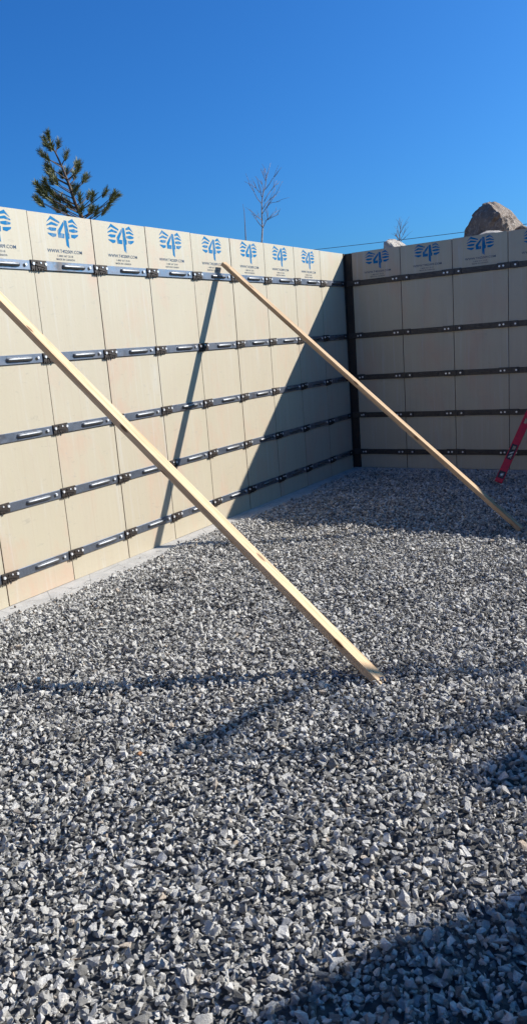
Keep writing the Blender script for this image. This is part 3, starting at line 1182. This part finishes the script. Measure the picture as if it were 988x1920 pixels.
STONES = []
for i in range(14):
    me = stone_mesh(100 + i, 0.36 + 0.34 * ((i * 5) % 14) / 13)
    STONES.append(me)


def scatter_points():
    out = []

    def layer(x0, x1, y0, y1, step, zlo, zhi, slo, shi, keep=1.0, mask=None):
        xs = np.arange(x0, x1, step)
        ys = np.arange(y0, y1, step)
        X, Y = np.meshgrid(xs, ys)
        X = (X + nrng.uniform(-0.5, 0.5, X.shape) * step).ravel()
        Y = (Y + nrng.uniform(-0.5, 0.5, Y.shape) * step).ravel()
        edge = 0.200 + 0.035 * np.sin(Y * 2.3) + 0.02 * np.sin(Y * 7.1 + 1) + nrng.normal(0, 0.010, X.shape)
        edgeb = 0.13 + 0.02 * np.sin(X * 3.3) + nrng.normal(0, 0.016, X.shape)
        ok = (X > edge) & (-Y > edgeb) & (nrng.random(X.shape) < keep)
        if mask is not None:
            ok &= mask(X, Y)
        X, Y = X[ok], Y[ok]
        s = slo * 0.85 + (shi * 1.22 - slo * 0.85) * nrng.random(X.shape) ** 2.2
        Z = gravel_h(X, Y) + nrng.uniform(zlo, zhi, X.shape)
        e = np.minimum(X - 0.2, -Y - 0.13)
        Z = np.where(e < 0.25, np.maximum(Z, s * 0.35 - 0.004), Z)
        out.append(np.stack([X, Y, Z, s], 1))

    def seen(X, Y):      # a little wider than what the photograph shows
        return X < 3.55 - 0.23 * (Y + 6.3) + 1.2
    layer(0.15, 6.7, -8.5, -0.1, 0.0210, -0.026, -0.008, 0.0140, 0.0220, 1.0, seen)
    layer(0.15, 6.7, -8.5, -0.1, 0.0250, -0.010, 0.010, 0.0125, 0.0240, 0.80, seen)
    layer(0.15, 6.7, -8.5, -0.1, 0.0500, 0.000, 0.018, 0.0150, 0.0270, 0.55, seen)
    layer(0.15, 6.7, -8.5, -0.1, 0.0260, -0.012, 0.006, 0.0055, 0.0105, 0.45, seen)
    def outside(X, Y):
        return ~(seen(X, Y) & (Y > -8.5))
    layer(0.15, EAST - 0.1, -11.5, -0.1, 0.0225, -0.026, -0.006, 0.0140, 0.0220, 1.0, outside)
    layer(0.15, EAST - 0.1, -11.5, -0.1, 0.0270, -0.010, 0.012, 0.0130, 0.0250, 0.9, outside)
    # strays lying on the footing
    ns = 260
    Y = nrng.uniform(-8.0, -0.2, ns)
    X = 0.20 - np.abs(nrng.normal(0, 0.055, ns))
    sg = nrng.uniform(0.003, 0.011, ns)
    ok = X > 0.02
    out.append(np.stack([X, Y, sg * 0.35, sg], 1)[ok])
    return np.concatenate(out)


PTS = scatter_points()
npt = len(PTS)
gme = bpy.data.meshes.new('gravel')
gme.vertices.add(npt)
gme.vertices.foreach_set('co', PTS[:, :3].astype(np.float32).ravel())
at_r = gme.attributes.new('rot', 'FLOAT_VECTOR', 'POINT')
# mostly lying on a broad side, some on edge
rot = np.stack([nrng.normal(0, 0.55, npt), nrng.normal(0, 0.55, npt), nrng.uniform(0, 6.283, npt)], 1)
at_r.data.foreach_set('vector', rot.astype(np.float32).ravel())
at_s = gme.attributes.new('size', 'FLOAT_VECTOR', 'POINT')
sz = 0.86 * PTS[:, 3:4] * nrng.uniform(0.82, 1.2, (npt, 3))
at_s.data.foreach_set('vector', sz.astype(np.float32).ravel())
at_i = gme.attributes.new('pick', 'INT', 'POINT')
at_i.data.foreach_set('value', nrng.integers(0, len(STONES), npt).astype(np.int32))
gme.materials.append(M_GRAVEL)
gravel = link('gravel', gme)
tag(gravel, 'loose grey crushed granite gravel covering the floor inside the walls', 'gravel', kind='stuff')
ng = bpy.data.node_groups.new('gravel_scatter', 'GeometryNodeTree')
ng.interface.new_socket('Geometry', in_out='INPUT', socket_type='NodeSocketGeometry')
ng.interface.new_socket('Geometry', in_out='OUTPUT', socket_type='NodeSocketGeometry')
gi = ng.nodes.new('NodeGroupInput')
go = ng.nodes.new('NodeGroupOutput')
iop = ng.nodes.new('GeometryNodeInstanceOnPoints')
g2i = ng.nodes.new('GeometryNodeGeometryToInstance')
for me in STONES[::-1]:
    so = bpy.data.objects.new('stone', me)
    oi = ng.nodes.new('GeometryNodeObjectInfo')
    oi.inputs['Object'].default_value = so
    ng.links.new(oi.outputs['Geometry'], g2i.inputs[0])


def named(nm, dt):
    n = ng.nodes.new('GeometryNodeInputNamedAttribute')
    n.data_type = dt
    n.inputs['Name'].default_value = nm
    return [s for s in n.outputs if s.enabled and s.name == 'Attribute'][0]


e2r = ng.nodes.new('FunctionNodeEulerToRotation')
ng.links.new(named('rot', 'FLOAT_VECTOR'), e2r.inputs[0])
ng.links.new(gi.outputs[0], iop.inputs['Points'])
ng.links.new(g2i.outputs[0], iop.inputs['Instance'])
iop.inputs['Pick Instance'].default_value = True
ng.links.new(named('pick', 'INT'), iop.inputs['Instance Index'])
ng.links.new(e2r.outputs[0], iop.inputs['Rotation'])
ng.links.new(named('size', 'FLOAT_VECTOR'), iop.inputs['Scale'])
ng.links.new(iop.outputs[0], go.inputs[0])
mod = gravel.modifiers.new('scatter', 'NODES')
mod.node_group = ng
print('gravel stones', npt)

# single stones that can be told apart
M_ORANGE = mat_plain('orange_stone', (0.55, 0.27, 0.12), 0.8, 0, 0.4, 60, 0.5)
M_GREYST = mat_plain('brown_grey_stone', (0.22, 0.18, 0.15), 0.85, 0, 0.4, 60, 0.5)


def loose_stone(p, s, mat, label, seed):
    me = stone_mesh(seed, 0.6)
    me.materials.clear()
    me.materials.append(mat)
    o = link('stone', me)
    o.location = p
    o.scale = (s, s, s)
    o.rotation_euler = (0.2, 0.1, seed)
    tag(o, label, 'stone')


p = on_plane(27, 1137, 2, 0.008)
loose_stone((p.x + 0.01, p.y, 0.009), 0.017, M_GREYST, 'small brown stone lying on the footing against the sunlit wall', 301)
p = on_plane(262, 1409, 2, 0.02)
loose_stone((p.x, p.y, float(gravel_h(p.x, p.y)) + 0.014), 0.016, M_ORANGE, 'single orange stone lying among the grey gravel', 302)
